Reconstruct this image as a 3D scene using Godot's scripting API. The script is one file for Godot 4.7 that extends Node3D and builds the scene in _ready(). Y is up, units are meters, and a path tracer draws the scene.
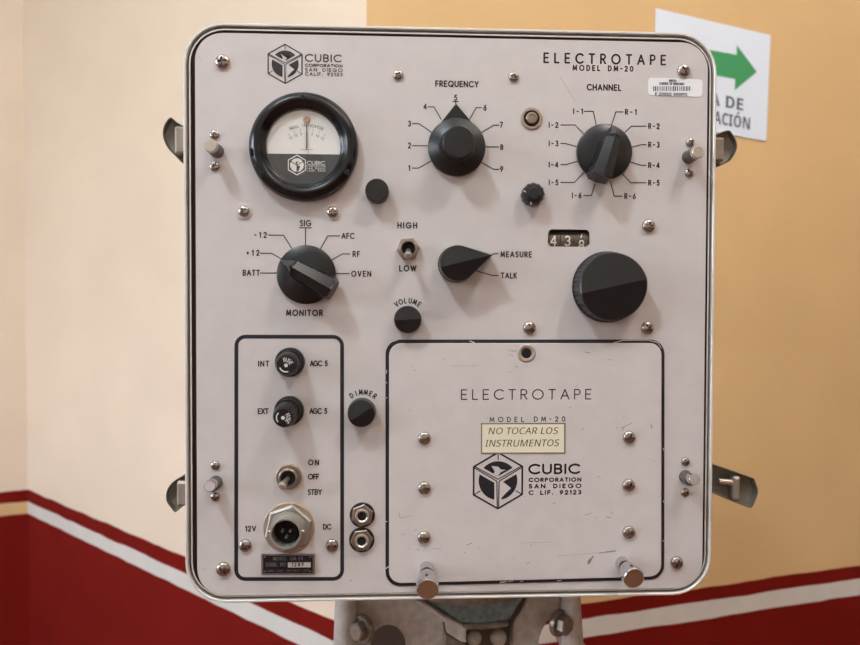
extends Node3D
# A field instrument on a tripod in the corner of a painted room. World: y up, metres; the
# instrument's front panel is the plane z = 0, its middle is the origin, the room lies at +z.

const F := 720.0                     # focal length in pixels of the 860x645 frame
const U := 0.00076                   # one pixel on the front panel, in metres
const FLOOR_Y := -1.25
const CEIL_Y := 1.75

var cam_pos := Vector3(-0.0446166, 0.0070816, 0.5469334)
var cam_basis := Basis.from_euler(Vector3(-0.0222468, -0.0482812, 0.0026513))
var zo := Vector3(0, 0, 1)           # origin and scale of the enlargement that measurements were read in
var wp := {}                         # node -> its world position
var used := {}
var M := {}
var rng := RandomNumberGenerator.new()

# ------------------------------------------------------------------ mesh builder
class MB:
	var v := PackedVector3Array()    # triangles, counter-clockwise from outside, world space
	var xf := Transform3D()
	var step := INF                  # longest piece of a stroke

	func tri(a: Vector3, b: Vector3, c: Vector3) -> void:
		v.append(xf * a); v.append(xf * b); v.append(xf * c)

	func quad(a: Vector3, b: Vector3, c: Vector3, d: Vector3) -> void:
		tri(a, b, c); tri(a, c, d)

	func loft(loops: Array) -> void:
		for k in loops.size() - 1:
			var p: PackedVector3Array = loops[k]
			var q: PackedVector3Array = loops[k + 1]
			var n := p.size()
			for i in n:
				var j := (i + 1) % n
				quad(p[i], p[j], q[j], q[i])

	func cap(lp: PackedVector3Array, up := true) -> void:
		var f := PackedVector2Array()
		for p in lp: f.append(Vector2(p.x, p.y))
		var t := Geometry2D.triangulate_polygon(f)
		for i in range(0, t.size(), 3):
			var a := lp[t[i]]; var b := lp[t[i + 1]]; var c := lp[t[i + 2]]
			if ((b - a).cross(c - a).z > 0.0) == up: tri(a, b, c)
			else: tri(a, c, b)

	func lathe(profile: Array, seg := 48, knurl := 0.0) -> void:
		var loops := []
		for p in profile:
			var lp := PackedVector3Array()
			for i in seg:
				var a := TAU * i / seg
				var r: float = p[0] * (1.0 - (knurl if (i % 2 == 1 and p.size() > 2) else 0.0))
				lp.append(Vector3(cos(a) * r, sin(a) * r, p[1]))
			loops.append(lp)
		loft(loops)

	func prism(poly: PackedVector2Array, z0: float, z1: float, bevel := 0.0) -> void:
		var a := PackedVector3Array(); var b := PackedVector3Array(); var c := PackedVector3Array()
		var n := poly.size()
		for i in n:
			var p := poly[i]
			var d0 := (p - poly[(i + n - 1) % n]).normalized()
			var d1 := (poly[(i + 1) % n] - p).normalized()
			var n0 := Vector2(-d0.y, d0.x); var n1 := Vector2(-d1.y, d1.x)
			var m := (n0 + n1).normalized()
			var q := p + m * bevel / maxf(0.5, m.dot(n0))
			a.append(Vector3(p.x, p.y, z0)); b.append(Vector3(p.x, p.y, z1 - bevel)); c.append(Vector3(q.x, q.y, z1))
		if bevel > 0.0:
			loft([a, b, c]); cap(c)
		else:
			loft([a, b]); cap(b)
		cap(a, false)

	func box(lo: Vector3, hi: Vector3, bevel := 0.0) -> void:
		prism(PackedVector2Array([Vector2(lo.x, lo.y), Vector2(hi.x, lo.y), Vector2(hi.x, hi.y), Vector2(lo.x, hi.y)]), lo.z, hi.z, bevel)

	func fill(poly: PackedVector2Array, z: float) -> void:
		var lp := PackedVector3Array()
		for p in poly: lp.append(Vector3(p.x, p.y, z))
		cap(lp)

	func disc(c: Vector2, r: float, z: float, n := 8) -> void:
		for i in n:
			var a := TAU * i / n; var b := TAU * (i + 1) / n
			tri(Vector3(c.x, c.y, z), Vector3(c.x + cos(a) * r, c.y + sin(a) * r, z), Vector3(c.x + cos(b) * r, c.y + sin(b) * r, z))

	func stroke(p: PackedVector2Array, w: float, z: float) -> void:
		var h := w / 2.0
		if step < INF:
			var fine := PackedVector2Array()
			for i in p.size() - 1:
				var n := maxi(1, ceili(p[i].distance_to(p[i + 1]) / step))
				for k in n: fine.append(p[i].lerp(p[i + 1], float(k) / n))
			fine.append(p[-1])
			p = fine
		for i in p.size() - 1:
			var d := (p[i + 1] - p[i])
			if d.length() < 1e-7: continue
			d = d.normalized()
			var s := Vector2(-d.y, d.x) * h
			quad(v3(p[i] - s, z), v3(p[i + 1] - s, z), v3(p[i + 1] + s, z), v3(p[i] + s, z))
		for i in p.size():
			var end := i == 0 or i == p.size() - 1
			if end or absf((p[i] - p[i - 1]).angle_to(p[i + 1] - p[i])) > 0.3:
				disc(p[i], h, z)

	func tube(a: Vector3, b: Vector3, ra: float, rb: float, seg := 24) -> void:
		var d := (b - a).normalized()
		var s := d.cross(Vector3.UP if absf(d.y) < 0.9 else Vector3.RIGHT).normalized()
		var t := d.cross(s)
		for i in seg:
			var a0 := TAU * i / seg; var a1 := TAU * (i + 1) / seg
			var u0 := s * cos(a0) + t * sin(a0); var u1 := s * cos(a1) + t * sin(a1)
			quad(a + u0 * ra, a + u1 * ra, b + u1 * rb, b + u0 * rb)
			tri(b, b + u0 * rb, b + u1 * rb); tri(a, a + u1 * ra, a + u0 * ra)

	static func v3(p: Vector2, z: float) -> Vector3: return Vector3(p.x, p.y, z)

	func centre() -> Vector3:
		var box_ := AABB(v[0], Vector3.ZERO)
		for p in v: box_ = box_.expand(p)
		return box_.get_center()

	func mesh(origin: Vector3, angle := 38.0) -> ArrayMesh:
		var nf := v.size() / 3
		var fn := PackedVector3Array(); var un := PackedVector3Array()
		var at := {}
		var keys := []
		for i in nf:
			var c := (v[i * 3 + 1] - v[i * 3]).cross(v[i * 3 + 2] - v[i * 3])
			fn.append(c); un.append(c.normalized())
			for k in 3:
				var p := v[i * 3 + k] * 1e6
				var key := Vector3i(roundi(p.x / 2.0), roundi(p.y / 2.0), roundi(p.z / 2.0))
				keys.append(key)
				if at.has(key): at[key].append(i)
				else: at[key] = [i]
		var lim := cos(deg_to_rad(angle))
		var pos := PackedVector3Array(); var nor := PackedVector3Array()
		for i in nf:
			if fn[i].length_squared() < 1e-24: continue
			for k in [0, 2, 1]:
				var s := Vector3.ZERO
				for j in at[keys[i * 3 + k]]:
					if un[j].dot(un[i]) >= lim: s += fn[j]
				pos.append(v[i * 3 + k] - origin)
				nor.append(s.normalized() if s.length_squared() > 1e-30 else un[i])
		var arr := []
		arr.resize(Mesh.ARRAY_MAX)
		arr[Mesh.ARRAY_VERTEX] = pos; arr[Mesh.ARRAY_NORMAL] = nor
		var m := ArrayMesh.new()
		m.add_surface_from_arrays(Mesh.PRIMITIVE_TRIANGLES, arr)
		return m

# ------------------------------------------------------------------ scene helpers
func ray(px: float, py: float) -> Vector3:
	return cam_basis * Vector3((px - 430.0) / F, -(py - 322.5) / F, -1.0)

func P(px: float, py: float, z := 0.0) -> Vector3:      # the point of the plane at depth z that the photograph shows there
	var d := ray(px, py)
	return cam_pos + d * ((z - cam_pos.z) / d.z)

func P2(px: float, py: float, z := 0.0) -> Vector2:
	var p := P(px, py, z)
	return Vector2(p.x, p.y)

func zoom(ox: float, oy: float, s: float) -> void: zo = Vector3(ox, oy, s)
func Z(x: float, y: float, z := 0.0) -> Vector3: return P(zo.x + x / zo.z, zo.y + y / zo.z, z)
func Z2(x: float, y: float, z := 0.0) -> Vector2: return P2(zo.x + x / zo.z, zo.y + y / zo.z, z)

func mb(at := Vector3.ZERO, turn := 0.0, tilt := Vector2.ZERO) -> MB:
	var m := MB.new()
	m.xf = Transform3D(Basis(Vector3.UP, tilt.x) * Basis(Vector3.RIGHT, -tilt.y) * Basis(Vector3.BACK, turn), at)
	return m

func part(called: String, m: MB, material: Material, parent: Node3D, angle := 38.0) -> MeshInstance3D:
	var c := m.centre()
	return put(called, m.mesh(c, angle), material, parent, c)

func put(called: String, mesh: Mesh, material: Material, parent: Node3D, at: Vector3) -> MeshInstance3D:
	var o := MeshInstance3D.new()
	o.name = called
	o.mesh = mesh
	o.material_override = material
	parent.add_child(o, true)
	o.position = at - (wp[parent] if wp.has(parent) else Vector3.ZERO)
	wp[o] = at
	return o

func thing(called: String, label: String, category: String, at: Vector3) -> Node3D:
	var o := Node3D.new()
	o.name = called
	add_child(o, true)
	o.position = at
	wp[o] = at
	o.set_meta("label", label); o.set_meta("category", category)
	return o

func struct(o: Node3D) -> Node3D:
	o.set_meta("kind", "structure")
	return o

func grain(lo: float, hi: float, freq: float, seed_: int, size := 512) -> NoiseTexture2D:
	var n := FastNoiseLite.new()
	n.seed = seed_; n.frequency = freq; n.fractal_octaves = 4
	var t := NoiseTexture2D.new()
	t.width = size; t.height = size; t.seamless = true; t.noise = n; t.normalize = true
	var g := Gradient.new()
	g.set_color(0, Color(lo, lo, lo)); g.set_color(1, Color(hi, hi, hi))
	t.color_ramp = g
	return t

func mat(called: String, r: int, g: int, b: int, rough: float, metal := 0.0, tex: Texture2D = null, scale := 1.0) -> StandardMaterial3D:
	var m := StandardMaterial3D.new()
	m.resource_name = called
	m.albedo_color = Color8(r, g, b)
	m.roughness = rough
	m.metallic = metal
	if tex:
		m.albedo_texture = tex
		m.uv1_triplanar = true; m.uv1_world_triplanar = true
		m.uv1_scale = Vector3.ONE * scale
	M[called] = m
	return m

# ------------------------------------------------------------------ outlines
func rrect(x0: float, y0: float, x1: float, y1: float, r: float, n := 8) -> PackedVector2Array:
	var p := PackedVector2Array()
	var c := [Vector2(x1 - r, y0 + r), Vector2(x1 - r, y1 - r), Vector2(x0 + r, y1 - r), Vector2(x0 + r, y0 + r)]
	for k in 4:
		for i in n + 1:
			var a := -PI / 2 + PI / 2 * k + PI / 2 * i / n
			p.append(c[k] + Vector2(cos(a), sin(a)) * r)
	return p

func rquad(q: Array, r: float, n := 6) -> PackedVector2Array:   # rounded outline of four corners: bottom left, bottom right, top right, top left
	var p := PackedVector2Array()
	for k in 4:
		var c: Vector2 = q[k]
		var a: Vector2 = (q[(k + 3) % 4] - c).normalized() * r
		var b: Vector2 = (q[(k + 1) % 4] - c).normalized() * r
		for i in n + 1:
			var t := PI / 2 * i / n
			p.append(c + a * (1.0 - sin(t)) + b * (1.0 - cos(t)))
	return p

func ngon(n: int, r: float, turn := 0.0) -> PackedVector2Array:
	var p := PackedVector2Array()
	for i in n:
		p.append(Vector2(cos(TAU * i / n + turn), sin(TAU * i / n + turn)) * r)
	return p

func at_z(p: PackedVector2Array, z: float) -> PackedVector3Array:
	var o := PackedVector3Array()
	for q in p: o.append(Vector3(q.x, q.y, z))
	return o

# ------------------------------------------------------------------ engraved lettering: single-stroke capitals
const GLYPH := {
	"A": ".76|0,0 .38,1 .76,0;.13,.33 .63,.33", "B": ".55|0,0 0,1 .3,1 @.3,.76,.23,.24,90,-90 0,.52;.3,.52 @.3,.26,.25,.26,90,-90 0,0",
	"C": ".84|@.5,.5,.5,.5,46,314", "D": ".66|0,0 0,1 .2,1 @.2,.5,.46,.5,90,-90 0,0", "E": ".5|.5,0 0,0 0,1 .5,1;0,.52 .44,.52",
	"F": ".48|0,0 0,1 .48,1;0,.5 .42,.5", "G": ".98|@.5,.5,.5,.5,46,352 .98,.46 .58,.46", "H": ".66|0,0 0,1;.66,0 .66,1;0,.52 .66,.52",
	"I": "0|0,0 0,1", "K": ".6|0,0 0,1;.56,1 0,.42;.18,.6 .6,0", "L": ".46|0,1 0,0 .46,0", "M": ".84|0,0 .1,1 .42,.12 .74,1 .84,0", "N": ".7|0,0 0,1 .7,0 .7,1",
	"O": "1|@.5,.5,.5,.5,0,360", "P": ".52|0,0 0,1 .28,1 @.28,.74,.24,.26,90,-90 0,.48", "Q": "1|@.5,.5,.5,.5,0,360;.6,.25 .95,-.08",
	"R": ".55|0,0 0,1 .28,1 @.28,.74,.25,.26,90,-90 0,.48;.25,.48 .55,0", "S": ".55|@.28,.76,.25,.24,35,270 @.27,.26,.28,.26,90,-145",
	"T": ".6|.3,0 .3,1;0,1 .6,1", "U": ".66|0,1 0,.33 @.33,.33,.33,.33,180,360 .66,1", "V": ".72|0,1 .36,0 .72,1", "W": "1.05|0,1 .26,0 .525,.95 .79,0 1.05,1",
	"X": ".66|0,0 .66,1;0,1 .66,0", "Y": ".66|0,1 .33,.48 .33,0;.66,1 .33,.48", "0": ".6|@.3,.5,.3,.5,0,360", "1": ".2|0,.82 .2,1 .2,0",
	"2": ".55|@.27,.72,.26,.28,170,-30 0,0 .55,0", "3": ".52|@.25,.75,.23,.25,150,-90;.25,.5 @.25,.25,.26,.25,90,-150", "4": ".62|.46,0 .46,1 0,.28 .62,.28",
	"5": ".52|.48,1 .12,1 .05,.55 @.24,.32,.27,.32,130,-145", "6": ".56|.42,1 .06,.45;@.28,.3,.27,.3,0,360", "7": ".52|0,1 .52,1 .15,0",
	"8": ".54|@.27,.75,.22,.25,0,360;@.27,.26,.27,.26,0,360", "9": ".56|.14,0 .5,.55;@.28,.7,.27,.3,0,360", "-": ".32|0,.48 .32,.48",
	"+": ".4|0,.45 .4,.45;.2,.25 .2,.65", ".": "0|0,.02 0,.08", " ": ".62|",
}
var glyphs := {}

func glyph(ch: String) -> Array:
	if not glyphs.has(ch):
		var s: PackedStringArray = GLYPH[ch].split("|")
		var strokes := []
		for st in s[1].split(";", false):
			var pts := PackedVector2Array()
			for tok in st.split(" ", false):
				var arc := tok.begins_with("@")
				var f: PackedFloat64Array = (tok.substr(1) if arc else tok).split_floats(",")
				if arc:
					var n := maxi(4, int(absf(f[5] - f[4]) / 18.0))
					for i in n + 1:
						var a := deg_to_rad(lerpf(f[4], f[5], float(i) / n))
						pts.append(Vector2(f[0] + f[2] * cos(a), f[1] + f[3] * sin(a)))
				else: pts.append(Vector2(f[0], f[1]))
			strokes.append(pts)
		glyphs[ch] = [float(s[0]), strokes]
	return glyphs[ch]

# centred on c (world), cap height h, total width w, stroke weight; xs widens the letters
func text(m: MB, s: String, c: Vector3, h: float, w: float, weight: float, xs := 1.0, slant := 0.0, turn := 0.0) -> void:
	var total := 0.0
	for ch in s: total += glyph(ch)[0] * h * xs
	var gap := (w - weight - total) / maxf(1.0, s.length() - 1.0)
	if s.length() == 1: gap = 0.0
	var x := -(total + gap * (s.length() - 1)) / 2.0
	for ch in s:
		var g := glyph(ch)
		for st in g[1]:
			var pts := PackedVector2Array()
			for p in st:
				var l := Vector2(x + p.x * h * xs + (p.y - 0.5) * h * slant, (p.y - 0.5) * h).rotated(turn)
				pts.append(Vector2(c.x, c.y) + l)
			m.stroke(pts, weight, c.z)
		x += g[0] * h * xs + gap

func arc_text(m: MB, s: String, c: Vector3, r: float, a0: float, a1: float, h: float, weight: float, xs := 1.0) -> void:   # degrees clockwise from up
	for i in s.length():
		var a := deg_to_rad(lerpf(a0, a1, float(i) / (s.length() - 1)))
		text(m, s[i], c + Vector3(sin(a), cos(a), 0) * r, h, h, weight, xs, 0.0, -a)

func caption(s: String, at: Vector3, hpx: float, wpx: float, parent: Node3D, weight := 0.9, material := "ink", xs := 0.9, lift := 0.00012) -> void:
	var m := mb()
	text(m, s, at + Vector3(0, 0, lift), hpx * U, wpx * U, weight * 1.18 * U, xs)
	part("lettering", m, M[material], parent)

func leader(s: String, at: Vector3, wpx: float, pts: Array, parent: Node3D, hpx := 5.0) -> void:
	var m := mb()
	text(m, s, at + Vector3(0, 0, 0.00012), hpx * U, wpx * U, 1.15 * U, 0.84)
	if pts.size():
		var l := PackedVector2Array()
		for p in pts: l.append(Z2(p[0], p[1]))
		m.stroke(l, 1.0 * U, 0.00012)
	part("scale_mark", m, M.ink, parent)

# cube-and-globe emblem with three lines of address beside it
func emblem(c: Vector3, r: float, parent: Node3D, material: Material, inverse := false) -> void:
	var m := mb(c)
	var hexa := []
	for k in 6: hexa.append(Vector2(cos(PI / 2 + k * PI / 3), sin(PI / 2 + k * PI / 3)) * r)
	var w := r * (0.1 if inverse else 0.062)
	for k in 6: m.stroke(PackedVector2Array([hexa[k], hexa[(k + 1) % 6]]), w, 0)
	if not inverse:
		for k in [1, 3, 5]:
			var d: Vector2 = hexa[k].normalized()
			var s := Vector2(-d.y, d.x) * r * 0.04
			for q in [-1.0, 1.0]: m.stroke(PackedVector2Array([d * r * 0.03 + s * q, hexa[k] * 0.98 + s * q * 0.6]), w * 0.6, 0)
		for k in [0, 2, 4]: m.stroke(PackedVector2Array([hexa[k], hexa[k] * 0.74]), w * 0.6, 0)
	var land := [PackedVector2Array([Vector2(-.02, .0), Vector2(.2, -.06), Vector2(.33, -.12), Vector2(.47, -.27), Vector2(.40, -.38), Vector2(.28, -.45), Vector2(.17, -.6), Vector2(-.02, -.66)]),
		PackedVector2Array([Vector2(-.25, .53), Vector2(-.1, .57), Vector2(.0, .5), Vector2(.08, .53), Vector2(.1, .40), Vector2(.2, .46), Vector2(.28, .38), Vector2(.2, .27), Vector2(.1, .3), Vector2(.02, .2), Vector2(.0, -.02), Vector2(-.17, .2), Vector2(-.12, .34), Vector2(-.28, .42)])]
	var globe := ngon(40, 0.69)
	for k in [0, 2, 4]:
		var b := Vector2(cos(PI / 2 + k * PI / 3), sin(PI / 2 + k * PI / 3))
		var o := b * (0.05 if inverse else 0.15)
		var wedge := PackedVector2Array([o, o + b.rotated(-PI / 3) * 2.0, o + b * 2.5, o + b.rotated(PI / 3) * 2.0])
		for piece in Geometry2D.intersect_polygons(globe, wedge):
			var todo := [piece]
			for l in land:
				var next := []
				for t in todo: next.append_array(Geometry2D.clip_polygons(t, l))
				todo = next
			for t in todo:
				if Geometry2D.is_polygon_clockwise(t): continue
				var sc := PackedVector2Array()
				for p in t: sc.append(p * r)
				m.fill(sc, 0)
	part("emblem", m, material, parent)

# ------------------------------------------------------------------ hardware on the panel
var screws := {}
func screw(px: float, py: float, rpx: float, parent: Node3D, z := 0.0, turn := 0.0, washer := false) -> void:
	var key := roundi(rpx * 10)
	if not screws.has(key):
		var r := rpx * U
		var m := mb()
		var rings := 14; var seg := 56
		var loops := [at_z(ngon(seg, r), 0.0), at_z(ngon(seg, r), r * 0.12)]
		for k in range(1, rings + 1):
			var rr := r * (1.0 - float(k) / rings) * 0.985 + r * 0.004
			var lp := PackedVector3Array()
			for i in seg:
				var a := TAU * i / seg
				var p := Vector2(cos(a), sin(a)) * rr
				var z1 := r * 0.12 + r * 0.5 * sqrt(maxf(0.0, 1.0 - pow(rr / r, 2.0)))
				var slot := minf(absf(p.x), absf(p.y)) < r * 0.12 and rr < r * 0.6 or rr < r * 0.2
				if slot: z1 -= r * 0.42
				lp.append(Vector3(p.x, p.y, z1))
			loops.append(lp)
		m.loft(loops); m.cap(loops[-1])
		screws[key] = m.mesh(Vector3.ZERO)
	var at := P(px, py, z)
	if washer:
		var wm := mb(at)
		wm.lathe([[rpx * 1.45 * U, 0.0], [rpx * 1.45 * U, 0.0005], [rpx * 1.3 * U, 0.0008], [0.0, 0.0008]], 40)
		part("washer", wm, M.panel, parent)
		at.z += 0.0008
	var o := put("screw", screws[key], M.screw, parent, at)
	o.rotation.z = turn

func stud(px: float, py: float, h: float, parent: Node3D, chrome: bool) -> void:      # captive panel fastener
	var m := mb(P(px, py))
	var r := 6.4 * U
	m.lathe([[r * 1.06, 0], [r * 1.06, 0.001], [r, 0.0014], [r, h * (0.6 if chrome else 0.8)], [r * 0.96, h * (0.6 if chrome else 0.8) + 0.0003], [0, h * (0.6 if chrome else 0.8) + 0.0003]], 40)
	var o := part("fastener", m, M.gunmetal, parent)
	m = mb(P(px, py), 0.0, Vector2(0, 0.1 if chrome else 0.0))
	var z0 := h * (0.6 if chrome else 0.8)
	var rc := 5.8 * U if chrome else 6.3 * U
	m.lathe([[rc, z0], [rc, h - 0.0012], [rc * 0.96, h - 0.0005], [rc * 0.86, h], [0, h]], 40)
	part("fastener_tip", m, M.chrome if chrome else M.nickel, o)

func roof_knob(called: String, px: float, py: float, rb: float, rt: float, h: float, ridge: float, parent: Node3D, knurl := 0.0, ribs := 36, tilt := Vector2.ZERO, k := 0.19) -> Node3D:
	# round knob whose face is two flats meeting along a ridge
	var m := mb(P(px, py), deg_to_rad(ridge), tilt)
	var seg := ribs * 2
	var loops := []
	for q in [[rb * 1.0, 0.0004], [rb * 1.0, 0.0018], [rb * 0.985, 0.002]]:
		loops.append(at_z(ngon(seg, q[0] * U), q[1]))
	for q in [[rb * 0.985, 0.0022, 1], [rt * 1.01, h * 0.86, 1], [rt, h * 0.88, 0], [rt, h * 0.95, 0], [rt * 0.965, h, 0]]:
		var lp := PackedVector3Array()
		for i in seg:
			var a := TAU * i / seg
			var r: float = q[0] * U * (1.0 - (knurl if i % 2 == 1 and q[2] == 1 else 0.0))
			var z: float = q[1]
			if z > h * 0.8: z -= absf(sin(a)) * r * k
			lp.append(Vector3(cos(a) * r, sin(a) * r, z))
		loops.append(lp)
	m.loft(loops)
	var top: PackedVector3Array = loops[-1]
	for i in seg: m.tri(Vector3(0, 0, h), top[i], top[(i + 1) % seg])
	return part(called, m, M.plastic, parent, 6.0 if knurl > 0 else 12.0)

func bar_knob(px: float, py: float, r: float, dir: float, parent: Node3D) -> void:
	# skirted pointer knob: conical skirt, ribbed finger bar with a bevelled nose
	var at := P(px, py)
	var m := mb(at)
	m.lathe([[r * U, 0.0004], [r * U, 0.0026], [r * 0.97 * U, 0.0032], [r * 0.62 * U, 0.0062], [0, 0.0062]], 72)
	var o := part("selector_knob", m, M.plastic, parent)
	var h := 0.0215
	var half := 10.0
	m = mb(at, deg_to_rad(dir))
	var base := PackedVector3Array(); var top := PackedVector3Array()
	var bot := [[r * 1.02, 0.0, 0.003], [r * 0.5, -half * 0.8, 0.0045]]
	var tp := [[r * 0.50, 0.0, h], [r * 0.42, -half * 0.45, h - 0.0012]]
	var ribs := 22
	for i in ribs * 2:
		var x := lerpf(r * 0.36, -r * 0.98, float(i) / (ribs * 2 - 1))
		var d := -half * lerpf(0.86, 1.14, float(i) / (ribs * 2 - 1)) * (1.0 if i % 4 < 2 else 0.95)
		bot.append([x, d * 1.1, 0.0045]); tp.append([x, lerpf(d, -half * lerpf(0.86, 1.14, float(i) / (ribs * 2 - 1)), 0.6) * 0.86, h - 0.0036])
	bot.append([-r * 1.12, -half * 0.9, 0.0045]); tp.append([-r * 1.04, -half * 0.78, h - 0.0036])
	var nb := bot.size()
	bot.append([-r * 1.15, 0.0, 0.0045]); tp.append([-r * 1.06, 0.0, h - 0.0004])
	for i in range(nb - 1, 0, -1):
		bot.append([bot[i][0], -bot[i][1], bot[i][2]]); tp.append([tp[i][0], -tp[i][1], tp[i][2]])
	for i in range(bot.size() - 1, -1, -1):
		base.append(Vector3(bot[i][0] * U, bot[i][1] * U, bot[i][2])); top.append(Vector3(tp[i][0] * U, tp[i][1] * U, tp[i][2]))
	m.loft([base, top])
	var n := top.size()
	var spine0 := Vector3(r * 0.5 * U, 0, h); var spine1 := Vector3(-r * 1.06 * U, 0, h - 0.0004)
	for i in n:
		var a := top[i]; var b := top[(i + 1) % n]
		var ta := clampf(a.x / U, -r * 1.06, r * 0.5); var tb := clampf(b.x / U, -r * 1.06, r * 0.5)
		var sa := spine0.lerp(spine1, (r * 0.5 - ta) / (r * 1.56)); var sb := spine0.lerp(spine1, (r * 0.5 - tb) / (r * 1.56))
		m.quad(a, b, sb, sa)
	part("finger_bar", m, M.plastic, o, 16.0)

func teardrop_knob(px: float, py: float, r: float, reach: float, dir: float, parent: Node3D) -> void:
	var m := mb(P(px, py), deg_to_rad(dir))
	var h := 0.019
	var edge := acos(r / reach)
	var loops := []
	var n := 48
	for q in [[1.04, 0.0004, 0], [1.04, 0.002, 0], [1.03, 0.0022, 1], [1.0, h * 0.9, 1], [0.985, h * 0.93, 0], [0.96, h, 0]]:
		var lp := PackedVector3Array([Vector3(reach * U * q[0], 0, q[1])])
		for i in n + 1:
			var a := lerpf(edge, TAU - edge, float(i) / n)
			var rr: float = r * U * q[0] * (0.965 if i % 2 == 1 and q[2] == 1 and i > 5 and i < n - 5 else 1.0)
			lp.append(Vector3(cos(a) * rr, sin(a) * rr, q[1]))
		for i in lp.size():
			if q[1] > h * 0.8: lp[i].z -= absf(lp[i].y) * 0.24
		loops.append(lp)
	m.loft(loops)
	var top: PackedVector3Array = loops[-1]
	for i in top.size(): m.tri(Vector3(0, 0, h), top[i], top[(i + 1) % top.size()])
	part("pointer_knob", m, M.plastic, parent, 8.0)

func fuse(px: float, py: float, h: float, spin: float, tilt: Vector2, parent: Node3D) -> void:
	var at := P(px, py)
	var m := mb(at)
	m.lathe([[14.6 * U, 0], [14.6 * U, 0.003], [13.9 * U, 0.0042], [12.6 * U, 0.0044], [12.4 * U, h * 0.45], [0, h * 0.45]], 48)
	var o := part("fuse_holder", m, M.plastic, parent)
	m = mb(at, 0.0, tilt)
	var k := 1
	m.lathe([[11.6 * U, h * 0.4], [11.9 * U, h * 0.42], [11.9 * U, h * 0.5], [11.8 * U, h * 0.52, k], [11.2 * U, h * 0.84, k], [9.6 * U, h * 0.97, k], [9.0 * U, h], [0, h]], 64, 0.045)
	part("fuse_cap", m, M.plastic, o, 30.0)
	m = mb(at, 0.0, tilt)
	m.disc(Vector2.ZERO, 1.9 * U, h + 0.0001, 20)
	var c := Vector3(0, 0, h + 0.0001)
	var s := deg_to_rad(spin)
	for i in 4:
		var a := s + deg_to_rad(-39.0 + 26.0 * i)
		text(m, "FUSE"[i], c + Vector3(sin(a), cos(a), 0) * 5.4 * U, 3.6 * U, 3.6 * U, 0.8 * U, 0.9, 0.0, -a)
	var l := PackedVector2Array()
	for i in 9:
		var a := s + PI + deg_to_rad(-40.0 + 10.0 * i)
		l.append(Vector2(sin(a), cos(a)) * 6.4 * U)
	m.stroke(l, 1.3 * U, c.z)
	part("lettering", m, M.white_ink, o)

func toggle(px: float, py: float, r: float, hex: bool, tip: Vector2, parent: Node3D, turn := 0.0) -> void:
	var at := P(px, py)
	var m := mb(at)
	if hex: m.prism(ngon(6, r * U, turn), 0.0, 0.0026, 0.0005)
	else: m.lathe([[r * U, 0], [r * U, 0.002], [r * 0.94 * U, 0.0026], [0, 0.0026]], 48)
	var o := part("toggle_switch", m, M.brass, parent)
	m = mb(at)
	var rb := r * 0.74
	m.lathe([[rb * U, 0.0026], [rb * U, 0.0062], [rb * 0.92 * U, 0.0068], [rb * 0.80 * U, 0.0068], [rb * 0.76 * U, 0.0062], [rb * 0.72 * U, 0.003], [0, 0.0029]], 48)
	part("bushing", m, M.brass, o)
	m = mb(at)
	m.disc(Vector2.ZERO, rb * 0.73 * U, 0.0034, 24)
	part("bushing_well", m, M.black, o)
	# the bat lever leans towards its tip
	var e := Vector3(tip.x * U, tip.y * U, 0.0165)
	var d := e.normalized()
	var s := d.cross(Vector3.UP).normalized(); var t := s.cross(d).normalized()
	m = mb(at)
	var loops := []
	for q in [[0.2, 2.3], [0.5, 2.7], [0.8, 3.6], [0.92, 3.7], [0.98, 3.0], [1.0, 1.6], [1.0, 0.02]]:
		var lp := PackedVector3Array()
		for i in 24:
			var a := TAU * i / 24
			lp.append(e * q[0] + (s * cos(a) + t * sin(a)) * q[1] * U)
		loops.append(lp)
	if s.cross(t).dot(d) < 0.0:
		for lp in loops: lp.reverse()
	m.loft(loops)
	part("lever", m, M.nickel, o)

func jack(px: float, py: float, parent: Node3D, turn: float) -> void:
	var at := P(px, py)
	var m := mb(at)
	m.lathe([[12.6 * U, 0], [12.6 * U, 0.0006], [12.2 * U, 0.0009], [0, 0.0009]], 48)
	var o := part("phone_jack", m, M.rubber, parent)
	m = mb(at)
	var lp0 := at_z(ngon(48, 5.4 * U), 0.0)
	m.prism(ngon(6, 11.4 * U, turn), 0.0009, 0.003, 0.0004)
	part("hex_nut", m, M.brass, o)
	m = mb(at)
	m.lathe([[7.0 * U, 0.003], [7.0 * U, 0.0044], [6.4 * U, 0.005], [5.4 * U, 0.005], [4.6 * U, 0.0044], [4.5 * U, 0.0031], [0, 0.0031]], 40)
	part("sleeve", m, M.nickel, o)
	m = mb(at)
	m.disc(Vector2.ZERO, 4.5 * U, 0.0034, 24)
	part("socket_hole", m, M.black, o)

# shallow pressed-metal dish with an outline of its own (catch levers)
func dish(outline: PackedVector2Array, zf: float, depth: float, lip: float, m: MB) -> void:
	var c := Vector2.ZERO
	for p in outline: c += p
	c /= outline.size()
	var loops := []
	for q in [[1.0, -depth - 0.0012], [1.0, 0.0], [1.0 - lip, 0.0], [1.0 - lip * 2.2, -depth * 0.7], [0.45, -depth], [0.02, -depth]]:
		var lp := PackedVector3Array()
		for p in outline:
			var d: Vector2 = c + (p - c) * q[0]
			lp.append(Vector3(d.x, d.y, zf + q[1]))
		loops.append(lp)
	m.loft(loops)
	m.cap(loops[0], false); m.cap(loops[-1])

func poly(pts: Array, z := 0.0) -> PackedVector2Array:      # outline read in the current enlargement, on the plane at depth z, counter-clockwise
	var p := PackedVector2Array()
	for q in pts: p.append(Z2(q[0], q[1], z))
	if Geometry2D.is_polygon_clockwise(p): p.reverse()
	return p

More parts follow.
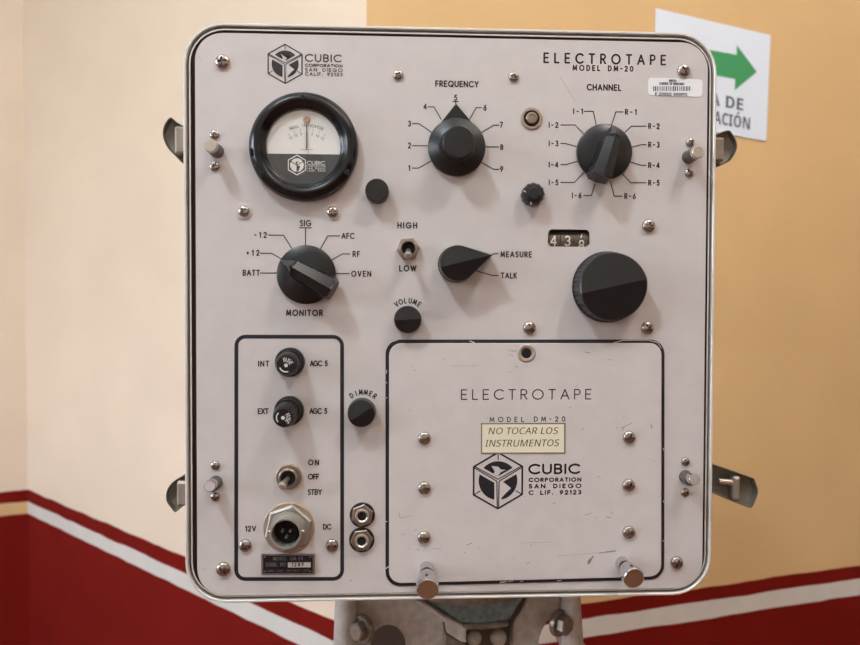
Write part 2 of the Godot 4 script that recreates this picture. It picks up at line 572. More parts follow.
func smooth(p: PackedVector2Array, times := 2) -> PackedVector2Array:
	for k in times:
		var o := PackedVector2Array()
		for i in p.size():
			var a := p[i]; var b := p[(i + 1) % p.size()]
			o.append(a.lerp(b, 0.25)); o.append(a.lerp(b, 0.75))
		p = o
	return p

# ------------------------------------------------------------------ room
func wall(called: String, a: Vector2, b: Vector2, y1: float, dark: float, light: float, seed_: int, paint: Material, band: Material) -> Node3D:
	var d := (b - a).normalized()
	var n := Vector2(-d.y, d.x)
	var length := (b - a).length()
	var back := -n * 0.12; var skin := -n * 0.003
	var pt := func(s: float, off: Vector2, y: float) -> Vector3:
		var q := a + d * s + off
		return Vector3(q.x, y, q.y)
	var m := mb()
	var c := [pt.call(0.0, skin, FLOOR_Y), pt.call(length, skin, FLOOR_Y), pt.call(length, skin, CEIL_Y), pt.call(0.0, skin, CEIL_Y)]
	var e := [pt.call(0.0, back, FLOOR_Y), pt.call(length, back, FLOOR_Y), pt.call(length, back, CEIL_Y), pt.call(0.0, back, CEIL_Y)]
	m.quad(c[0], c[1], c[2], c[3]); m.quad(e[1], e[0], e[3], e[2])
	for i in 4:
		var j := (i + 1) % 4
		m.quad(c[j], c[i], e[i], e[j])
	var o := struct(part(called, m, M.plaster, self))
	var noise := FastNoiseLite.new()
	noise.seed = seed_; noise.frequency = 9.0
	var levels := [FLOOR_Y, y1 - dark - light, y1 - dark, y1, CEIL_Y]
	var names := ["dado_paint", "stripe_paint", "border_paint", "upper_paint"]
	var mats := [M.red, band, M.red, paint]
	var steps := int(length / 0.02)
	for k in 4:
		m = mb()
		for i in steps:
			var s0 := length * i / steps; var s1 := length * (i + 1) / steps
			var w := []
			for s in [s0, s1]:
				for q in [k, k + 1]:
					w.append(levels[q] + (noise.get_noise_2d(s, q * 7.0) * 0.003 if q > 0 and q < 4 else 0.0))
			var z := Vector2.ZERO
			m.quad(pt.call(s0, z, w[0]), pt.call(s1, z, w[2]), pt.call(s1, z, w[3]), pt.call(s0, z, w[1]))
		part(names[k], m, mats[k], o)
	return o

func slab(called: String, lo: Vector3, hi: Vector3, material: Material) -> Node3D:
	var m := mb()
	m.box(lo, hi)
	return struct(part(called, m, material, self))

func lamp(at: Vector3, energy: float, color: Color, glow: Material, label: String) -> void:
	var o := thing("globe_lamp", label, "lamp", Vector3(at.x, CEIL_Y, at.z))
	var m := mb()
	m.xf = Transform3D(Basis(Vector3.RIGHT, PI / 2), Vector3(at.x, CEIL_Y, at.z))
	m.lathe([[0.06, -0.001], [0.06, 0.012], [0.02, 0.025], [0.0, 0.025]], 32)
	part("canopy", m, M.white_metal, o)
	m = mb()
	m.tube(Vector3(at.x, CEIL_Y - 0.024, at.z), at + Vector3(0, 0.115, 0), 0.006, 0.006, 12)
	part("stem", m, M.white_metal, o)
	m = mb()
	m.tube(at + Vector3(0, 0.115, 0), at + Vector3(0, 0.1, 0), 0.035, 0.048, 24)
	part("collar", m, M.white_metal, o)
	m = mb(at)
	var prof := []
	for i in 17: prof.append([cos(-PI / 2 + PI * i / 16.0) * 0.11, sin(-PI / 2 + PI * i / 16.0) * 0.11])
	m.lathe(prof, 32)
	part("globe", m, glow, o)
	var l := OmniLight3D.new()
	l.name = "lamp_light"
	o.add_child(l)
	l.position = at - wp[o]
	l.light_size = 0.1
	l.light_color = color
	l.light_energy = energy
	l.omni_range = 14.0
	l.omni_attenuation = 2.0
	l.shadow_enabled = true

func _ready() -> void:
	rng.seed = 20
	# ---------------- camera
	var cam := Camera3D.new()
	cam.name = "camera"
	add_child(cam)
	cam.transform = Transform3D(cam_basis, cam_pos)
	var lens := CameraAttributesPhysical.new()
	lens.frustum_focal_length = 12.0 * F / 322.5
	lens.frustum_focus_distance = 0.543
	lens.exposure_aperture = 8.0
	cam.attributes = lens
	cam.fov = rad_to_deg(2.0 * atan(322.5 / F))
	cam.near = 0.02
	cam.current = true
	# ---------------- sky, exposure
	var env := Environment.new()
	env.background_mode = Environment.BG_SKY
	var sm := ProceduralSkyMaterial.new()
	sm.sky_top_color = Color(0.80, 0.86, 0.95); sm.sky_horizon_color = Color(0.95, 0.96, 0.98)
	sm.ground_bottom_color = Color(0.35, 0.34, 0.32); sm.ground_horizon_color = Color(0.62, 0.64, 0.66)
	sm.sky_energy_multiplier = 3.05; sm.ground_energy_multiplier = 1.4
	env.sky = Sky.new()
	env.sky.sky_material = sm
	env.ambient_light_source = Environment.AMBIENT_SOURCE_DISABLED
	env.tonemap_mode = Environment.TONE_MAPPER_LINEAR
	env.tonemap_exposure = 0.96
	env.sdfgi_enabled = true; env.ssao_enabled = true; env.ssil_enabled = true
	var we := WorldEnvironment.new()
	we.name = "environment"
	we.environment = env
	add_child(we)

	materials()
	lamp(Vector3(-0.78, 1.46, 0.85), 1.66, Color(0.90, 0.96, 1.0), M.white_glow, "white glass globe lamp hanging near the window")
	lamp(Vector3(0.66, 1.48, 0.78), 0.92, Color(1.0, 0.97, 0.95), M.white_glow, "white glass globe lamp hanging over the middle of the room")
	lamp(Vector3(1.35, 1.46, 0.12), 0.3, Color(1.0, 0.98, 0.95), M.warm_glow, "white glass globe lamp hanging near the ochre wall")
	room()
	instrument()
	tripod()
	paper_sign()

func materials() -> void:
	var blotch := grain(0.95, 1.0, 0.008, 3)
	mat("plaster", 200, 190, 170, 0.9)
	mat("cream", 235, 215, 191, 0.9, 0.0, blotch, 0.7)
	mat("pale", 236, 230, 220, 0.9)
	mat("ochre", 222, 184, 131, 0.9, 0.0, blotch, 0.7)
	mat("stripe", 217, 211, 202, 0.9, 0.0, grain(0.95, 1.0, 0.02, 4), 1.5)
	mat("red", 124, 24, 16, 0.9, 0.0, grain(0.92, 1.0, 0.012, 5), 1.0)
	mat("floor", 142, 94, 60, 0.5, 0.0, grain(0.7, 1.0, 0.01, 6), 1.0)
	mat("ceiling", 240, 237, 231, 0.9)
	mat("panel", 204, 196, 193, 0.5, 0.0, grain(0.975, 1.0, 0.02, 7), 4.0)
	mat("door_paint", 208, 200, 197, 0.5, 0.0, grain(0.97, 1.0, 0.02, 8), 4.0)
	mat("case_paint", 205, 202, 196, 0.5)
	mat("bezel", 226, 222, 216, 0.4, 0.35)
	mat("seal", 112, 104, 92, 0.7)
	mat("gasket", 70, 48, 40, 0.7)
	mat("ink", 38, 33, 33, 0.6)
	mat("line", 26, 26, 34, 0.5)
	mat("white_ink", 225, 222, 214, 0.6)
	mat("plastic", 27, 26, 27, 0.34)
	mat("gloss", 18, 19, 22, 0.17)
	mat("black", 10, 9, 9, 0.8)
	mat("rubber", 32, 28, 28, 0.6)
	mat("screw", 176, 166, 160, 0.27, 1.0)
	mat("nickel", 214, 206, 194, 0.3, 0.9)
	mat("chrome", 206, 203, 207, 0.1, 1.0)
	mat("brass", 158, 144, 130, 0.36, 0.85)
	mat("gunmetal", 104, 98, 94, 0.45, 0.6)
	mat("latch", 128, 122, 110, 0.5, 0.5)
	mat("worn_latch", 158, 146, 134, 0.45, 0.4)
	mat("connector", 172, 167, 158, 0.42, 0.7)
	mat("ring", 172, 152, 132, 0.5, 0.5)
	mat("dial", 232, 228, 222, 0.6)
	mat("dial_cover", 24, 20, 18, 0.55)
	mat("drum", 84, 73, 60, 0.5)
	mat("drum_ink", 216, 204, 188, 0.6)
	mat("label_paper", 231, 223, 198, 0.6)
	mat("label_edge", 132, 122, 104, 0.6)
	mat("label_ink", 80, 68, 56, 0.6)
	mat("sticker", 232, 232, 234, 0.4)
	mat("sticker_ink", 92, 90, 92, 0.5)
	mat("plate", 34, 30, 34, 0.4, 0.2)
	mat("plate_ink", 120, 114, 114, 0.5)
	mat("plate_edge", 140, 130, 128, 0.4, 0.6)
	mat("scuff", 150, 138, 131, 0.7)
	mat("copper", 190, 150, 120, 0.4, 0.6)
	mat("tripod_paint", 208, 200, 192, 0.5, 0.0, grain(0.8, 1.0, 0.03, 9), 6.0)
	mat("tribrach", 132, 146, 146, 0.45, 0.2, grain(0.7, 1.0, 0.03, 10), 8.0)
	mat("worn_metal", 170, 160, 150, 0.4, 0.7, grain(0.75, 1.0, 0.03, 11), 8.0)
	mat("white_metal", 230, 228, 224, 0.5)
	mat("paper", 224, 232, 244, 0.8)
	mat("arrow_green", 60, 150, 92, 0.7)
	mat("paper_ink", 86, 86, 104, 0.7)
	mat("wood", 92, 62, 42, 0.5, 0.0, grain(0.7, 1.0, 0.02, 12), 2.0)
	M.red.metallic_specular = 0.22
	M.dial_cover.metallic_specular = 0.2
	var glass := mat("glass", 255, 255, 255, 0.05)
	glass.transparency = BaseMaterial3D.TRANSPARENCY_ALPHA
	glass.albedo_color = Color(1, 1, 1, 0.06)
	for g in [["white_glow", Color(1.0, 0.985, 0.97)], ["warm_glow", Color(1.0, 0.91, 0.80)]]:
		var glow := mat(g[0], 255, 250, 240, 0.5)
		glow.emission_enabled = true
		glow.emission = g[1]
		glow.emission_energy_multiplier = 1.2

func room() -> void:
	var inner := Vector2(-1.083, -1.533)        # plan (x, z): the inner corner, then the pillar-like outer corner
	var outer := Vector2(-0.090, -0.590)
	var along := Vector2(0.9657, -0.2597)
	var xr := 3.2; var xl := -3.2; var zb := 3.3
	wall("wall_far", inner + Vector2(-0.94, 0.34) * ((inner.x - xl + 0.1) / 0.94), inner, -0.5144, 0.034, 0.034, 31, M.cream, M.ochre)
	wall("wall_left", inner, outer, -0.5144, 0.034, 0.034, 32, M.cream, M.stripe)
	wall("wall_right", outer, outer + along * ((xr + 0.1 - outer.x) / along.x), -0.5144, 0.026, 0.034, 33, M.ochre, M.stripe)
	wall("wall_back", Vector2(xr + 0.1, zb), Vector2(xl - 0.1, zb), -0.5144, 0.03, 0.034, 34, M.pale, M.stripe)
	wall("wall_side", Vector2(xr, -1.7), Vector2(xr, zb), -0.5144, 0.03, 0.034, 35, M.pale, M.stripe)
	slab("floor", Vector3(xl - 0.2, FLOOR_Y - 0.1, -2.2), Vector3(xr + 0.2, FLOOR_Y, zb + 0.2), M.floor)
	slab("ceiling", Vector3(xl - 0.2, CEIL_Y, -2.2), Vector3(xr + 0.2, CEIL_Y + 0.1, zb + 0.2), M.ceiling)
	# window wall on the left with one tall opening
	var z0 := -0.3; var z1 := 1.9; var y0 := -0.35; var y1 := 1.35
	var m := mb()
	m.box(Vector3(xl - 0.15, FLOOR_Y, -1.6), Vector3(xl, CEIL_Y, z0))
	m.box(Vector3(xl - 0.15, FLOOR_Y, z1), Vector3(xl, CEIL_Y, zb + 0.1))
	m.box(Vector3(xl - 0.15, FLOOR_Y, z0), Vector3(xl, y0, z1))
	m.box(Vector3(xl - 0.15, y1, z0), Vector3(xl, CEIL_Y, z1))
	struct(part("wall_window", m, M.pale, self))
	m = mb()
	for q in [[z0, z0 + 0.06, y0, y1], [z1 - 0.06, z1, y0, y1], [z0 + 0.06, z1 - 0.06, y0, y0 + 0.06], [z0 + 0.06, z1 - 0.06, y1 - 0.06, y1], [0.775, 0.825, y0 + 0.06, y1 - 0.06]]:
		m.box(Vector3(xl - 0.1, q[2], q[0]), Vector3(xl - 0.04, q[3], q[1]))
	var w := struct(part("window_1", m, M.white_metal, self))
	for q in [[z0 + 0.06, 0.775], [0.825, z1 - 0.06]]:
		m = mb()
		m.box(Vector3(xl - 0.074, y0 + 0.06, q[0]), Vector3(xl - 0.07, y1 - 0.06, q[1]))
		part("pane", m, M.glass, w)

# ------------------------------------------------------------------ the instrument
func instrument() -> void:
	var W := 0.405; var H := 0.4357
	var root := thing("surveying_instrument", "grey rounded front panel of an electronic distance meter with black knobs, on a tripod", "instrument", Vector3(0, -H / 2, -0.12))
	var rr := func(inset: float, z: float) -> PackedVector3Array:
		return at_z(rrect(-W / 2 + inset, -H / 2 + inset, W / 2 - inset, H / 2 - inset, 0.0305 - inset), z)
	# case behind the rim, then the rim itself
	var m := mb()
	var loops := []
	for q in [[0.012, -0.262], [0.004, -0.255], [0.0035, -0.25], [0.0035, -0.014]]: loops.append(rr.call(q[0], q[1]))
	m.loft(loops); m.cap(loops[0], false); m.cap(loops[-1])
	part("case", m, M.case_paint, root)
	m = mb()
	loops = []
	for q in [[0.0025, -0.0138], [0.0, -0.0136], [0.0, -0.0008], [0.0006, 0.0], [0.0017, 0.0], [0.0021, -0.0005], [0.0022, -0.0048], [0.0041, -0.0048], [0.0042, -0.0012], [0.0044, -0.0009], [0.0051, -0.0009], [0.0053, -0.0012]]:
		loops.append(rr.call(q[0], q[1]))
	m.loft(loops)
	var rim := part("rim", m, M.bezel, root, 30.0)
	m = mb()
	m.loft([rr.call(0.00215, -0.0032), rr.call(0.00415, -0.0032)])
	part("rim_channel_seal", m, M.seal, rim)
	m = mb()
	loops = []
	for q in [[0.0053, -0.0012], [0.0054, -0.0046], [0.016, -0.0046]]: loops.append(rr.call(q[0], q[1]))
	m.loft(loops)
	part("gasket", m, M.gasket, root)
	# panel with an opening for the counter
	var x0 := (P(195, 75).x + P(197.3, 555).x) / 2.0; var x1 := (P(708, 85).x + P(702, 555).x) / 2.0
	var y1 := (P(240, 33).y + P(665, 42.2).y) / 2.0; var y0 := (P(245, 595).y + P(660, 588.6).y) / 2.0
	var out := rrect(x0, y0, x1, y1, 0.0205)
	zoom(540, 225, 14.333)
	var cl := Z2(110, 310); var cr := Z2(720, 65)
	var win := rrect(cl.x, cl.y, cr.x, cr.y, 0.0034, 5)
	# keyhole outline: bridge from the right edge to the opening
	var ring := PackedVector2Array()
	var hole := win.duplicate(); hole.reverse()
	var start := 0
	for i in hole.size():
		if hole[i].x > hole[start].x + 1e-9 or (absf(hole[i].x - hole[start].x) < 1e-9 and hole[i].y > hole[start].y): start = i
	var joint := 0
	for i in out.size():
		if out[i].distance_to(hole[start]) < out[joint].distance_to(hole[start]): joint = i
	for i in joint + 1: ring.append(out[i])
	for i in hole.size() + 1: ring.append(hole[(start + i) % hole.size()])
	for i in range(joint, out.size()): ring.append(out[i])
	m = mb()
	m.cap(at_z(ring, 0.0))
	m.loft([at_z(out, -0.0044), at_z(out, 0.0)])
	m.loft([at_z(win, 0.0), at_z(win, -0.0034)])
	var panel := part("front_panel", m, M.panel, root)

	counter(panel, win)
	lettering(panel)
	meter(root)
	controls(root)
	left_section(root)
	door(root)
	catches(root)
	# screws on the panel
	var i := 0
	for s in [[222.7, 62, 7.2], [683.5, 71, 6.6], [223.4, 569, 7.2], [676.5, 562.5, 6.6], [648.5, 226, 6.8], [529.3, 328, 6.6], [647.2, 328, 6.6], [398.2, 75.5, 5.2], [513.6, 77, 5.2],
			[214.7, 135, 4.7], [214.8, 166.7, 4.7], [690, 142.5, 4.6], [689, 173, 4.6], [215.5, 465.5, 4.7], [215.3, 496.7, 4.7], [685.3, 461.6, 4.6], [685, 492.4, 4.6]]:
		screw(s[0], s[1], s[2], root, 0.0, fmod(i * 1.9, PI / 2) + 0.2)
		i += 1
	screw(244.2, 211.5, 5.6, root, 0.0, 0.6, true)
	screw(332.7, 212.2, 5.6, root, 0.0, 0.1, true)
	stud(217, 151.2, 0.019, root, false)
	stud(688.5, 157, 0.018, root, false)
	stud(215.8, 482.3, 0.018, root, true)
	stud(685.5, 476.6, 0.017, root, true)

func counter(panel: Node3D, win: PackedVector2Array) -> void:
	var zc := -0.0098; var r := 0.0085
	var m := mb()
	m.fill(win, -0.0185)
	m.loft([at_z(win, -0.0034), at_z(win, -0.0185)])
	part("counter_well", m, M.drum, panel)
	zoom(540, 225, 14.333)
	var mid := Z(400, 225, -0.0025)
	var digits := [["4", 190, 222, 0.0], ["3", 393, 224, 0.0], ["8", 592, 284, 0.0]]
	for q in digits:
		var c := Z(q[1], 0, -0.0025)
		m = mb()
		for i in 40:
			var a := TAU * i / 40; var b := TAU * (i + 1) / 40
			var p0 := Vector3(c.x - 0.00533, mid.y + sin(a) * r, zc + cos(a) * r); var p1 := Vector3(c.x - 0.00533, mid.y + sin(b) * r, zc + cos(b) * r)
			var o := Vector3(0.01066, 0, 0)
			m.quad(p0, p0 + o, p1 + o, p1)
			m.tri(Vector3(c.x - 0.00533, mid.y, zc), p0, p1); m.tri(Vector3(c.x + 0.00533, mid.y, zc), p1 + o, p0 + o)
		var d := part("counter_drum", m, M.drum, panel)
		m = mb()
		m.step = 0.0004
		text(m, q[0], Vector3(c.x, Z(0, q[2], -0.0012).y, 0), 9.2 * U, 9.2 * U, 1.5 * U, 1.0)
		if q[0] == "8": m.stroke(PackedVector2Array([Vector2(c.x - 0.0004, Z(0, 172, -0.0012).y), Vector2(c.x + 0.0006, Z(0, 128, -0.0012).y)]), 1.3 * U, 0)
		for k in m.v.size():       # wrap the figures round the drum
			var p := m.v[k]
			m.v[k] = Vector3(p.x, p.y, zc + sqrt(maxf(0.0, r * r - pow(p.y - mid.y, 2.0))) + 0.00012)
		part("figure", m, M.drum_ink, d)

func lettering(panel: Node3D) -> void:
	emblem(P(285.1, 63.9, 0.00012), 19.1 * U, panel, M.ink)
	caption("CUBIC", P(323.3, 58.2), 6.6, 36.0, panel, 1.05, "ink", 1.22)
	caption("CORPORATION", P(323.8, 65.6), 2.6, 37.0, panel, 0.62, "ink", 1.25)
	caption("SAN DIEGO", P(323.8, 70.0), 2.9, 37.0, panel, 0.62, "ink", 1.3)
	caption("CALIF. 92123", P(323.8, 74.3), 2.9, 37.0, panel, 0.62, "ink", 1.2)
	caption("ELECTROTAPE", P(605, 59.0), 9.0, 125.0, panel, 1.5)
	caption("MODEL DM-20", P(603, 68.3), 4.8, 62.0, panel, 1.0)
	caption("CHANNEL", P(604, 87.5), 5.4, 35.5, panel, 1.1)
	caption("FREQUENCY", P(457, 84.0), 5.2, 43.5, panel, 1.1)
	zoom(370, 30, 3.395)
	leader("5", Z(291, 230), 4, [[281, 243], [299, 243], [291, 243], [291, 262]], panel)
	leader("4", Z(187, 260), 4, [[198, 261], [217, 261], [242, 304]], panel)
	leader("3", Z(134, 318), 4, [[144, 318], [166, 318], [210, 348]], panel)
	leader("2", Z(134, 392), 4, [[144, 393], [200, 393]], panel)
	leader("1", Z(133, 469), 4, [[143, 469], [165, 469], [216, 440]], panel)
	leader("6", Z(390, 264), 4, [[338, 304], [360, 264], [378, 264]], panel)
	leader("7", Z(446, 322), 4, [[376, 350], [420, 323], [437, 323]], panel)
	leader("8", Z(447, 398), 4, [[386, 397], [437, 397]], panel)
	leader("9", Z(447, 472), 4, [[372, 446], [420, 473], [437, 473]], panel)
	zoom(510, 10, 3.148)
	for q in [["R-1", 380, 321, [[356, 321], [333, 321], [320, 360]]], ["R-2", 453, 366, [[428, 366], [382, 366], [354, 393]]], ["R-3", 453, 424, [[428, 424], [412, 424], [376, 434]]],
			["R-4", 453, 489, [[428, 489], [413, 489], [376, 478]]], ["R-5", 453, 544, [[428, 544], [380, 544], [352, 514]]], ["R-6", 378, 586, [[353, 586], [328, 586], [316, 541]]],
			["I-1", 214, 319, [[233, 319], [262, 319], [272, 366]]], ["I-2", 137, 362, [[160, 362], [205, 362], [233, 392]]], ["I-3", 137, 420, [[160, 420], [173, 420], [212, 431]]],
			["I-4", 137, 487, [[160, 487], [175, 487], [214, 476]]], ["I-5", 137, 543, [[160, 543], [202, 543], [232, 512]]], ["I-6", 210, 584, [[232, 584], [256, 584], [267, 550]]]]:
		leader(q[0], Z(q[1], q[2]), 12.0 if q[0][0] == "R" else 10.0, q[3], panel, 4.9)
	zoom(180, 190, 4.095)
	leader("SIG", Z(514, 136), 11.5, [[489, 155], [538, 155], [514, 155], [514, 236]], panel, 5.2)
	leader("-12", Z(330, 184), 12.5, [[363, 185], [424, 185], [463, 248]], panel)
	leader("+12", Z(299, 257), 13, [[330, 259], [375, 259], [425, 288]], panel)
	leader("BATT", Z(292, 339), 17, [[330, 340], [405, 340]], panel)
	leader("AFC", Z(688, 188), 13, [[655, 188], [605, 188], [572, 247]], panel)
	leader("RF", Z(722, 262), 7.5, [[695, 262], [665, 262], [616, 290]], panel)
	leader("OVEN", Z(742, 343), 20, [[632, 342], [693, 342]], panel)
	caption("MONITOR", Z(510, 503), 5.2, 36.5, panel, 1.15)
	zoom(370, 200, 4.447)
	caption("HIGH", Z(166, 113), 5.2, 20, panel, 1.1)
	caption("LOW", Z(168, 304), 5.2, 17.5, panel, 1.1)
	leader("MEASURE", Z(650, 242), 32, [[520, 252], [552, 239], [570, 238]], panel, 5.1)
	leader("TALK", Z(618, 336), 16.5, [[462, 312], [545, 336], [570, 336]], panel, 5.1)
	var m := mb()
	arc_text(m, "VOLUME", Z(168, 531, 0.00012), 18.8 * U, -37, 37, 4.6 * U, 1.1 * U, 0.8)
	part("lettering", m, M.ink, panel)
	zoom(220, 325, 4.606)
	m = mb()
	arc_text(m, "DIMMER", Z(657, 400, 0.00012), 19.8 * U, -34, 38, 4.6 * U, 1.1 * U, 0.8)
	part("lettering", m, M.ink, panel)
	caption("INT", Z(201, 178), 4.9, 11, panel, 1.0)
	caption("EXT", Z(199, 397), 4.9, 11, panel, 1.0)
	caption("AGC 5", Z(455, 177), 4.9, 18, panel, 1.0, "ink", 0.8)
	caption("AGC 5", Z(453, 396), 4.9, 18, panel, 1.0, "ink", 0.8)
	zoom(160, 450, 3.308)
	caption("ON", Z(508, 41), 4.8, 11, panel, 1.0)
	caption("OFF", Z(508, 88), 4.8, 11.5, panel, 1.0)
	caption("STBY", Z(512, 139), 4.8, 14.5, panel, 1.0)
	caption("12V", Z(300, 260), 4.8, 11, panel, 1.0)
	caption("DC", Z(553, 254), 4.8, 8.5, panel, 1.0)
	# black line round the power section
	var o := rquad([P2(236.2, 579), P2(342.2, 578.8), P2(342.1, 336.8), P2(236.4, 336.6)], 0.0068)
	m = mb()
	var inner := PackedVector2Array(); var outer := PackedVector2Array()
	var n := o.size()
	for i in n:
		var d := (o[(i + 1) % n] - o[(i + n - 1) % n]).normalized()
		var s := Vector2(-d.y, d.x) * 1.9 * U
		inner.append(o[i] + s); outer.append(o[i] - s)
	m.loft([at_z(outer, 0.00012), at_z(inner, 0.00012)])
	part("border_line", m, M.line, panel)
	# small nicks in the paint
	m = mb()
	for q in [[240, 206, 0.5], [350.5, 580.5, 0.9], [199.5, 57, 0.5], [200.8, 60, 0.4], [281.5, 206.5, 0.5]]: m.disc(P2(q[0], q[1]), q[2] * U, 0.00012, 7)
	for q in [[202, 569.5, 207, 569], [560, 77, 569, 91], [569, 91, 575, 101]]: m.stroke(PackedVector2Array([P2(q[0], q[1]), P2(q[2], q[3])]), 0.3 * U, 0.00012)
	part("paint_nicks", m, M.scuff, panel).set_meta("kind", "stuff")
	# property tag with bar code
	m = mb()
	var tag := rquad([P2(648.0, 95.2), P2(702.0, 97.2), P2(702.6, 79.6), P2(648.0, 77.8)], 0.0026)
	m.prism(tag, 0.0, 0.0003)
	var t := part("bar_code_sticker", m, M.sticker, panel)
	zoom(642, 72, 13.03)
	m = mb()
	text(m, "INEGI", Z(400, 112, 0.0004), 2.2 * U, 7.6 * U, 0.6 * U, 0.9)
	text(m, "CONTROL DE INVENTARIO", Z(388, 153, 0.0004), 2.2 * U, 26 * U, 0.5 * U, 0.62)
	text(m, "IF 12990202 00000970", Z(380, 290, 0.0004), 2.7 * U, 33 * U, 0.55 * U, 0.75)
	var x := 142.0
	while x < 632.0:
		var bw := rng.randf_range(6.0, 20.0)
		m.stroke(PackedVector2Array([Z2(x + bw / 2, 192), Z2(x + bw / 2, 244)]), bw * 0.85 / 13.03 * U, 0.0004)
		x += bw + rng.randf_range(5.0, 16.0)
	part("print", m, M.sticker_ink, t)

func meter(root: Node3D) -> void:
	var c := P(304.3, 148.0)
	var m := mb(c)
	var R := 53.2 * U
	m.lathe([[R, 0], [R, 0.004], [R * 0.985, 0.0062], [R * 0.955, 0.0075], [R * 0.9, 0.0098], [R * 0.86, 0.0104], [R * 0.82, 0.0102], [R * 0.785, 0.0092], [R * 0.75, 0.0070], [R * 0.72, 0.0062], [R * 0.675, 0.0048], [R * 0.67, 0.0032], [0, 0.0032]], 96)
	var body := part("panel_meter", m, M.gloss, root)
	zoom(245, 85, 5.16)
	var zf := 0.0034
	var fc := c + Vector3(0.6 * U, -0.6 * U, 0)
	var rf := R * 0.675
	var split := Z(318, 355, 0.006).y - c.y
	var up := PackedVector2Array(); var low := PackedVector2Array()
	var a0 := asin(split / rf)
	for i in 33: up.append(Vector2(cos(lerpf(a0, PI - a0, i / 32.0)), sin(lerpf(a0, PI - a0, i / 32.0))) * rf)
	for i in 33: low.append(Vector2(cos(lerpf(PI - a0, TAU + a0, i / 32.0)), sin(lerpf(PI - a0, TAU + a0, i / 32.0))) * rf)
	m = mb(c); m.fill(up, zf)
	part("dial_face", m, M.dial, body)
	m = mb(c); m.prism(low, zf, zf + 0.0016)
	var cover := part("dial_cover", m, M.dial_cover, body)
	var zt := zf + 0.0018
	emblem(Z(268, 413, zt), 9.6 * U, cover, M.white_ink, true)
	m = mb()
	text(m, "CUBIC", Z(366, 402, zt), 3.1 * U, 18 * U, 0.85 * U, 1.4)
	text(m, "CORPORATION", Z(366, 418, zt), 1.3 * U, 18.5 * U, 0.4 * U, 1.2)
	text(m, "SAN DIEGO", Z(366, 430, zt), 1.6 * U, 18.5 * U, 0.4 * U, 1.2)
	text(m, "CALIF. 92123", Z(366, 442, zt), 1.6 * U, 18.5 * U, 0.4 * U, 1.1)
	part("lettering", m, M.white_ink, cover)
	var pv := Z(318, 400, zf + 0.0002)
	m = mb()
	arc_text(m, "NULL INDICATOR", pv, 36.4 * U, -25, 25, 2.5 * U, 0.45 * U)
	for i in 7:
		var a := deg_to_rad(-33.0 + 66.0 * i / 6.0)
		var d := Vector2(sin(a), cos(a))
		var o := Vector2(pv.x, pv.y)
		m.stroke(PackedVector2Array([o + d * 30.6 * U, o + d * 33.4 * U]), 0.35 * U, pv.z)
		var s: String = ["15", "10", "5", "0", "5", "10", "15"][i]
		text(m, s, pv + Vector3(d.x, d.y, 0) * 28.2 * U, 2.4 * U, 3.2 * U if s.length() > 1 else 1.4 * U, 0.38 * U, 0.8, 0.0, -a)
	m.stroke(PackedVector2Array([Z2(285, 334, zf), Z2(350, 334, zf)]), 0.4 * U, pv.z)
	part("scale_print", m, M.label_ink, body)
	m = mb()
	m.tube(Z(318, 330, zf + 0.001), Z(318, 205, zf + 0.001), 0.85 * U, 0.5 * U, 10)
	part("needle", m, M.gunmetal, body)
	m = mb(Z(318, 180, zf))
	m.lathe([[3.4 * U, 0], [3.4 * U, 0.0006], [2.8 * U, 0.0012], [0, 0.0012]], 24)
	part("zero_adjuster", m, M.copper, body)
	m = mb(c)
	m.lathe([[R * 0.69, 0.0052], [R * 0.69, 0.0057], [0, 0.0057]], 64)
	part("meter_glass", m, M.glass, body)
	for q in [[301, 64], [92, 447], [524, 449]]:
		m = mb(Z(q[0], q[1], 0.0096))
		m.lathe([[3.0 * U, -0.002], [3.0 * U, 0.0006], [2.4 * U, 0.0011], [0.9 * U, 0.0011], [0.9 * U, 0.0002], [0, 0.0002]], 20)
		part("meter_screw", m, M.gloss, body)

